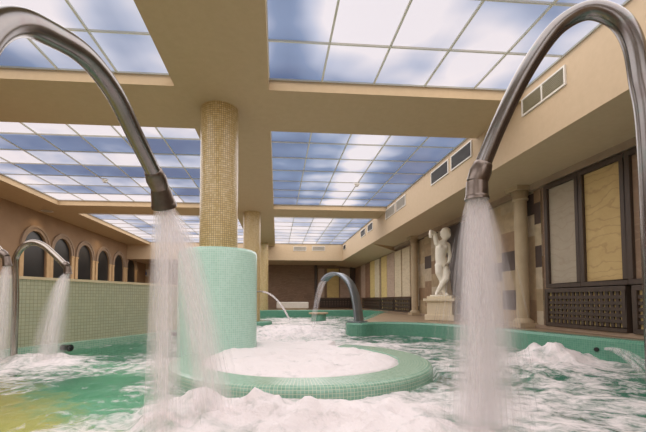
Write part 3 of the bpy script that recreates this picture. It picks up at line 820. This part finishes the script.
for x, y, label in ((*on_z(357, 182, SKY)[:2], 'small white detector under the middle right skylight'), (*on_z(105, 178, SKY)[:2], 'small white detector under the middle left skylight')):
    t = thing('smoke_detector', (x, y, SKY - .02), label, 'detector')
    z = SKY - .022
    MB().lathe([(.001, z), (.06, z), (.06, z - .03), (.001, z - .03)], x, y, 20, smooth=False).build('base', 'white', t)
    MB().lathe([(.045, z - .03), (.045, z - .05), (.03, z - .075), (.001, z - .08)], x, y, 20).build('sensor_head', 'white', t)
t = thing('downlight', (-6.15, 10.2, SOFFIT), 'round recessed light in the left soffit above the first arch', 'ceiling light')
MB().lathe([(.13, SOFFIT), (.15, SOFFIT - .012), (.11, SOFFIT - .012)], -6.15, 10.2, 28, smooth=False).build('ring', 'white', t)
MB().lathe([(.11, SOFFIT - .006), (.001, SOFFIT - .006)], -6.15, 10.2, 28, smooth=False).build('lens', 'ventpale', t)

# ------------------------------------------------------------------ statue on its pedestal
PC = on_x(441.5, 262, 3.46)[:2]
pd = thing('pedestal', (*PC, DECK), 'stepped cream stone pedestal under the white statue', 'pedestal')
def pb(h, z0, z1, name, mat='cream'):
    return MB().box(PC[0] - h, PC[0] + h, PC[1] - h, PC[1] + h, DECK + z0, DECK + z1, rot=math.radians(-38), pivot=PC)
pb(.29, 0, .12, 'x').build('base', 'pedestal', pd, .01)
pb(.25, .12, .37, 'x').build('die', 'pedestal', pd, .006)
m = pb(.27, .37, .40, 'x'); m2 = pb(.31, .40, .45, 'x'); m3 = pb(.25, .45, .50, 'x')
for q in (m2, m3):
    b = len(m.v); m.v += q.v; m.f += [[i + b for i in f] for f in q.f]; m.uv += q.uv; m.sm += q.sm
m.build('cornice', 'pedestal', pd, .005)
SZ = DECK + .50
st = thing('statue', (PC[0], PC[1], SZ), 'white marble nude statue with one raised arm on the stone pedestal', 'statue')
J = {'pel': (0, 0, .73, .125), 'wai': (-.025, 0, .88, .112), 'che': (.0, 0, 1.04, .135), 'nec0': (.03, 0, 1.17, .085), 'nec': (.075, -.01, 1.25, .052), 'head': (.098, -.03, 1.33, .075), 'top': (.105, -.02, 1.42, .07),
     'shl': (-.10, 0, 1.165, .055), 'ell': (-.165, -.03, 1.395, .046), 'wrl': (-.275, -.08, 1.43, .034), 'hal': (-.29, -.10, 1.36, .033),
     'shr': (.155, 0, 1.14, .055), 'elr': (.185, -.03, .91, .046), 'wrr': (.10, -.14, .745, .033), 'har': (.04, -.15, .69, .033),
     'hil': (-.062, 0, .67, .085), 'knl': (.0, -.01, .37, .068), 'anl': (.065, .02, .065, .042), 'tol': (.075, -.11, .03, .03),
     'hir': (.075, 0, .66, .085), 'knr': (.055, -.10, .385, .068), 'anr': (-.13, -.03, .065, .042), 'tor': (-.185, -.13, .03, .03),
     'cal': (.04, .02, .23, .06), 'car': (-.035, -.06, .24, .06), 'thl': (-.055, -.01, .53, .09), 'thr': (.08, -.05, .53, .09)}
E = [('pel', 'wai'), ('wai', 'che'), ('che', 'nec0'), ('nec0', 'nec'), ('nec', 'head'), ('head', 'top'), ('nec0', 'shl'), ('shl', 'ell'), ('ell', 'wrl'), ('wrl', 'hal'),
     ('nec0', 'shr'), ('shr', 'elr'), ('elr', 'wrr'), ('wrr', 'har'), ('pel', 'hil'), ('hil', 'thl'), ('thl', 'knl'), ('knl', 'cal'), ('cal', 'anl'), ('anl', 'tol'), ('pel', 'hir'), ('hir', 'thr'), ('thr', 'knr'), ('knr', 'car'), ('car', 'anr'), ('anr', 'tor')]
for hand, dirs, th in (('hal', [(-.03 + .015 * k, -.02, -.06 + .006 * abs(k - 1.5)) for k in range(4)], (.035, -.02, -.02)), ('har', [(-.05 + .004 * k, -.01 - .012 * k, -.045 + .018 * k) for k in range(4)], (-.01, -.03, .03))):
    hx, hy, hz, _ = J[hand]
    for k, d_ in enumerate(dirs + [th]):
        a_ = '%s%d' % (hand, k); J[a_] = (hx + d_[0] * .8, hy + d_[1] * .8, hz + d_[2] * .8, .0125); J[a_ + 'e'] = (hx + d_[0] * 1.5, hy + d_[1] * 1.7, hz + d_[2] * 1.5, .0105)
        E += [(hand, a_), (a_, a_ + 'e')]
KS = .95
bm_ = bmesh.new()
def ball(c, rad, sc=(1, 1, 1)):
    q = bmesh.ops.create_icosphere(bm_, subdivisions=2 if rad < .05 else 3, radius=1)
    for v in q['verts']: v.co = Vector((c[0] + v.co.x * rad * sc[0], c[1] + v.co.y * rad * sc[1], c[2] + v.co.z * rad * sc[2]))
for a_, b_ in E:
    A_, B2 = Vector(J[a_][:3]), Vector(J[b_][:3]); ra, rb2 = J[a_][3], J[b_][3]
    n_ = max(3, int((B2 - A_).length / (min(ra, rb2) * .27)))
    for k in range(n_ + 1):
        t = k / n_; ball(A_.lerp(B2, t), ra + (rb2 - ra) * t, (1, .82, 1) if {a_, b_} <= {'pel', 'wai', 'che', 'nec0', 'hil', 'hir'} else (1, 1, 1))
for x_, y_, z_, q_ in ((-.05, -.075, 1.09, .045), (.07, -.075, 1.08, .045), (-.05, .07, .69, .07), (.055, .07, .69, .07)): ball((x_, y_, z_), q_)
H0 = Vector((.105, -.03, 1.375))
RH = Matrix.Rotation(math.radians(18), 3, 'X') @ Matrix.Rotation(math.radians(28), 3, 'Z')
q = bmesh.ops.create_uvsphere(bm_, u_segments=28, v_segments=20, radius=1)
for v in q['verts']:
    x, y, z = v.co
    sx = .090 * (1 - .22 * max(0, -z)); yy = y * .105; zz = z * .128
    if y < 0:
        yy -= .026 * math.exp(-((x / .2) ** 2 + ((z + .05) / .2) ** 2))
        yy += .014 * math.exp(-(((abs(x) - .38) / .17) ** 2 + ((z - .12) / .13) ** 2))
        yy -= .010 * math.exp(-((x / .3) ** 2 + ((z + .45) / .09) ** 2))
    v.co = RH @ Vector((x * sx, yy, zz)) + H0
for e_ in (-1, 1): ball(RH @ Vector((.088 * e_, .01, 0)) + H0, .022, (.5, 1, 1.3))
for v in bm_.verts: v.co *= KS
me = bpy.data.meshes.new('body'); bm_.to_mesh(me); bm_.free()
bo = bpy.data.objects.new('body', me); COL.objects.link(bo); bo.parent = st
rm = bo.modifiers.new('weld', 'REMESH'); rm.mode = 'VOXEL'; rm.voxel_size = .0085
sm_ = bo.modifiers.new('smooth', 'SMOOTH'); sm_.factor = .5; sm_.iterations = 6
bpy.context.view_layer.update()
dg = bpy.context.evaluated_depsgraph_get()
nm = bpy.data.meshes.new_from_object(bo.evaluated_get(dg)); bo.modifiers.clear(); bo.data = nm; nm.name = 'body'
for p in nm.polygons: p.use_smooth = True
nm.materials.clear(); nm.materials.append(M['statue'])
hm = bmesh.new(); bmesh.ops.create_uvsphere(hm, u_segments=22, v_segments=16, radius=1)
for v in hm.verts:
    x, y, z = v.co
    q = 1 + .06 * math.sin(14 * math.atan2(y, x)) * (1 - abs(z)) + .05 * math.sin(11 * z)
    face = y < -.35 and z < .45
    k = .90 if face else 1.1
    v.co = Vector((x * .100 * q * k, y * .107 * q * k + .018, z * .125 * k + .02))
    v.co = (RH @ v.co + H0) * KS
hme = bpy.data.meshes.new('hair'); hm.to_mesh(hme); hm.free()
for p in hme.polygons: p.use_smooth = True
ho = bpy.data.objects.new('hair', hme); COL.objects.link(ho); ho.parent = st; hme.materials.append(M['statue'])
dr = MB(); rows = []
for k in range(15):
    z = SZ + .02 + .60 * k / 14
    cx = PC[0] + .17 - .06 * k / 14; cy = PC[1] + .08
    rows.append([(cx + (.085 - .02 * k / 14) * (1 + .22 * math.sin(j * PI / 2 + k * .35)) * math.cos(j * 2 * PI / 24), cy + (.07) * (1 + .22 * math.sin(j * PI / 2 + k * .3)) * math.sin(j * 2 * PI / 24), z) for j in range(24)])
dr.grid(rows, closed=True); dr.face(rows[-1]); dr.face(rows[0][::-1]); dr.build('drapery', 'pilaster', st)
MB().lathe([(.001, SZ), (.24, SZ), (.24, SZ + .025), (.001, SZ + .025)], PC[0], PC[1], 28, smooth=False).build('plinth', 'statue', st)

# ------------------------------------------------------------------ the water
def sstep(a, b, x):
    t = min(1, max(0, (x - a) / (b - a))); return t * t * (3 - 2 * t)
def G(x, y, cx, cy, sx, sy, ang=0):
    dx, dy = x - cx, y - cy
    if ang: dx, dy = dx * math.cos(ang) + dy * math.sin(ang), -dx * math.sin(ang) + dy * math.cos(ang)
    return math.exp(-(dx / sx) ** 2 - (dy / sy) ** 2)
def water_at(x, y):
    r = math.hypot(x - RC[0], y - RC[1])
    ang = math.degrees(math.atan2(y - RC[1], x - RC[0]))
    gap = 62 < ang < 120
    n = noise.noise(Vector((x * 1.6, y * 1.6, .3))); n2 = noise.noise(Vector((x * 4.3, y * 4.3, 4.3))); n3 = noise.noise(Vector((x * 10, y * 10, 8.3)))
    foam = .40
    foam += .0 * sstep(.6, 1.8, x) + .14 * n2 + .20 * n
    foam += .62 * G(x, y, .25, 2.0, 1.15, .75) + .15 * G(x, y, 1.9, 2.9, .9, 1.0)
    foam += .62 * G(x, y, 3.0, 3.75, .6, .45) + .40 * G(x, y, -2.9, 3.7, 1.0, .38, .35) + .35 * G(x, y, -2.6, 4.4, .5, .35)
    foam += .60 * G(x, y, .35, 7.4, 1.1, 2.6) + .12 * G(x, y, 2.3, 5.4, .8, .9) + .3 * G(x, y, .5, 12, 1.6, 2.2)
    foam += .45 * G(x, y, -2.5, 6.3, .25, .6, -.3) + .32 * G(x, y, -1.55, 3.7, .22, .9, -.9)
    foam -= .42 * G(x, y, -1.35, 2.75, .42, .75, .45) + .30 * G(x, y, -1.75, 1.9, .55, .5) + .42 * G(x, y, -2.15, 5.2, .5, .8) + .25 * G(x, y, 1.7, 6.2, 1.0, .45) + .35 * G(x, y, 0, 15, 2.5, 1.2)
    z = WATER + .018 * n + .010 * n2 + .003 * n3
    mound = .14 * G(x, y, -.28, 2.05, .50, .30) + .06 * G(x, y, .75, 1.95, .5, .35) + .17 * G(x, y, 3.05, 3.85, .42, .28) + .05 * G(x, y, 2.3, 3.2, .5, .4)
    mound += .06 * G(x, y, -2.7, 4.3, .35, .25) + .10 * G(x, y, .75, 7.35, .6, .6) + .09 * G(x, y, .1, 6.4, .7, .6) + .05 * G(x, y, .1, 8.6, .8, .9)
    n4 = noise.noise(Vector((x * 19, y * 19, 2.3)))
    z += mound * (1 + .8 * n2 + .45 * n3 + .2 * n4) + max(0, foam - .3) * (.022 * n2 + .014 * n3 + .008 * n4)
    if r < RR + .03 and not gap:
        k = sstep(RR - .26, RR - .40, r)
        zi = RIM - .012 + (.05 + .035 * n + .03 * n2 + .02 * n3 + .01 * noise.noise(Vector((x * 19, y * 19, 2.3)))) * sstep(RR - .28, RR - .55, r)
        z = zi * k + (WATER - .05) * (1 - k) if r > RR - .31 else zi
        foam = max(foam, sstep(RR - .20, RR - .33, r)) + .1 + .25 * n2
    elif r < RR - .1:
        zi = RIM - .01 + (.045 + .03 * n + .02 * n2); foam = 1.1
        z = zi
    return z, foam
xs = []; x = -5.4
while x < 4.22: xs.append(x); x += .034 if -2.8 < x < 3.7 else .07
ys = []; y = .05
while y < 15.3: ys.append(y); y += max(.026, .0105 * y)
vs = []; fo = []
for y in ys:
    for x in xs:
        z, f = water_at(x, y); vs.append((x, y, z)); fo.append(f)
# behind the camera the pool goes on
nx = len(xs)
def wall_x(y):
    for (xa, ya), (xb, yb) in zip(pp, pp[1:]):
        if ya <= y <= yb: return xa + (xb - xa) * (y - ya) / (yb - ya)
    return -9
WX = [wall_x(y) - .03 for y in ys]
fs = [(j * nx + i, j * nx + i + 1, (j + 1) * nx + i + 1, (j + 1) * nx + i) for j in range(len(ys) - 1) for i in range(nx - 1) if xs[i + 1] > WX[j]]
b = len(vs)
vs += [(xs[0], -.95, WATER), (xs[-1], -.95, WATER)]; fo += [.5, .5]
fs.append(tuple([b, b + 1] + [i for i in reversed(range(nx))]))
me = bpy.data.meshes.new('pool_water'); me.from_pydata(vs, [], fs)
at = me.attributes.new('foam', 'FLOAT', 'POINT'); at.data.foreach_set('value', fo)
for p in me.polygons: p.use_smooth = True
wo = bpy.data.objects.new('pool_water', me); COL.objects.link(wo); me.materials.append(M['water'])
wo['kind'] = 'stuff'; wo['label'] = 'foaming turquoise whirlpool water filling the whole basin'; wo['category'] = 'water'

# ------------------------------------------------------------------ light
for bay, side, x0, x1, y0, y1 in LIGHTS:
    L = bpy.data.lights.new('skylight_glow', 'AREA'); L.shape = 'RECTANGLE'; L.size = x1 - x0 - .06; L.size_y = y1 - y0 - .06
    area = L.size * L.size_y
    L.energy = area * 5.2
    L.color = (1.0, .92, .88)
    o = bpy.data.objects.new('skylight_glow', L); COL.objects.link(o); o.location = ((x0 + x1) / 2, (y0 + y1) / 2, SKY - .035)
for y in (10.2, 13.6, 17.0):
    L = bpy.data.lights.new('downlight_lamp', 'SPOT'); L.energy = 9; L.color = (1, .74, .46); L.spot_size = 2.4; L.spot_blend = .8; L.shadow_soft_size = .1
    o = bpy.data.objects.new('downlight_lamp', L); COL.objects.link(o); o.location = (-6.15, y, min(SOFFIT, SOFFIT if y < 16 else LOW) - .03)
wd_ = bpy.data.worlds.new('World'); S.world = wd_; wd_.use_nodes = True
bg = wd_.node_tree.nodes.get('Background'); bg.inputs[0].default_value = (.8, .75, .7, 1); bg.inputs[1].default_value = .1

# ------------------------------------------------------------------ camera
cam = bpy.data.cameras.new('camera'); co = bpy.data.objects.new('camera', cam); COL.objects.link(co)
cam.sensor_width = 36; cam.sensor_fit = 'HORIZONTAL'; cam.lens = F / 646 * 36; cam.clip_start = .02
co.rotation_euler = (PI / 2 + PITCH, 0, -YAW)
cam.shift_x = (323 - PPX) / 646; cam.shift_y = (PPY - 216) / 646
S.camera = co
S.view_settings.view_transform = 'Standard'; S.view_settings.look = 'None'; S.view_settings.exposure = 0.0; S.view_settings.gamma = 1.0
S.cycles.transparent_max_bounces = 40; S.cycles.max_bounces = 12; S.cycles.diffuse_bounces = 8; S.cycles.transmission_bounces = 8; S.cycles.use_denoising = True
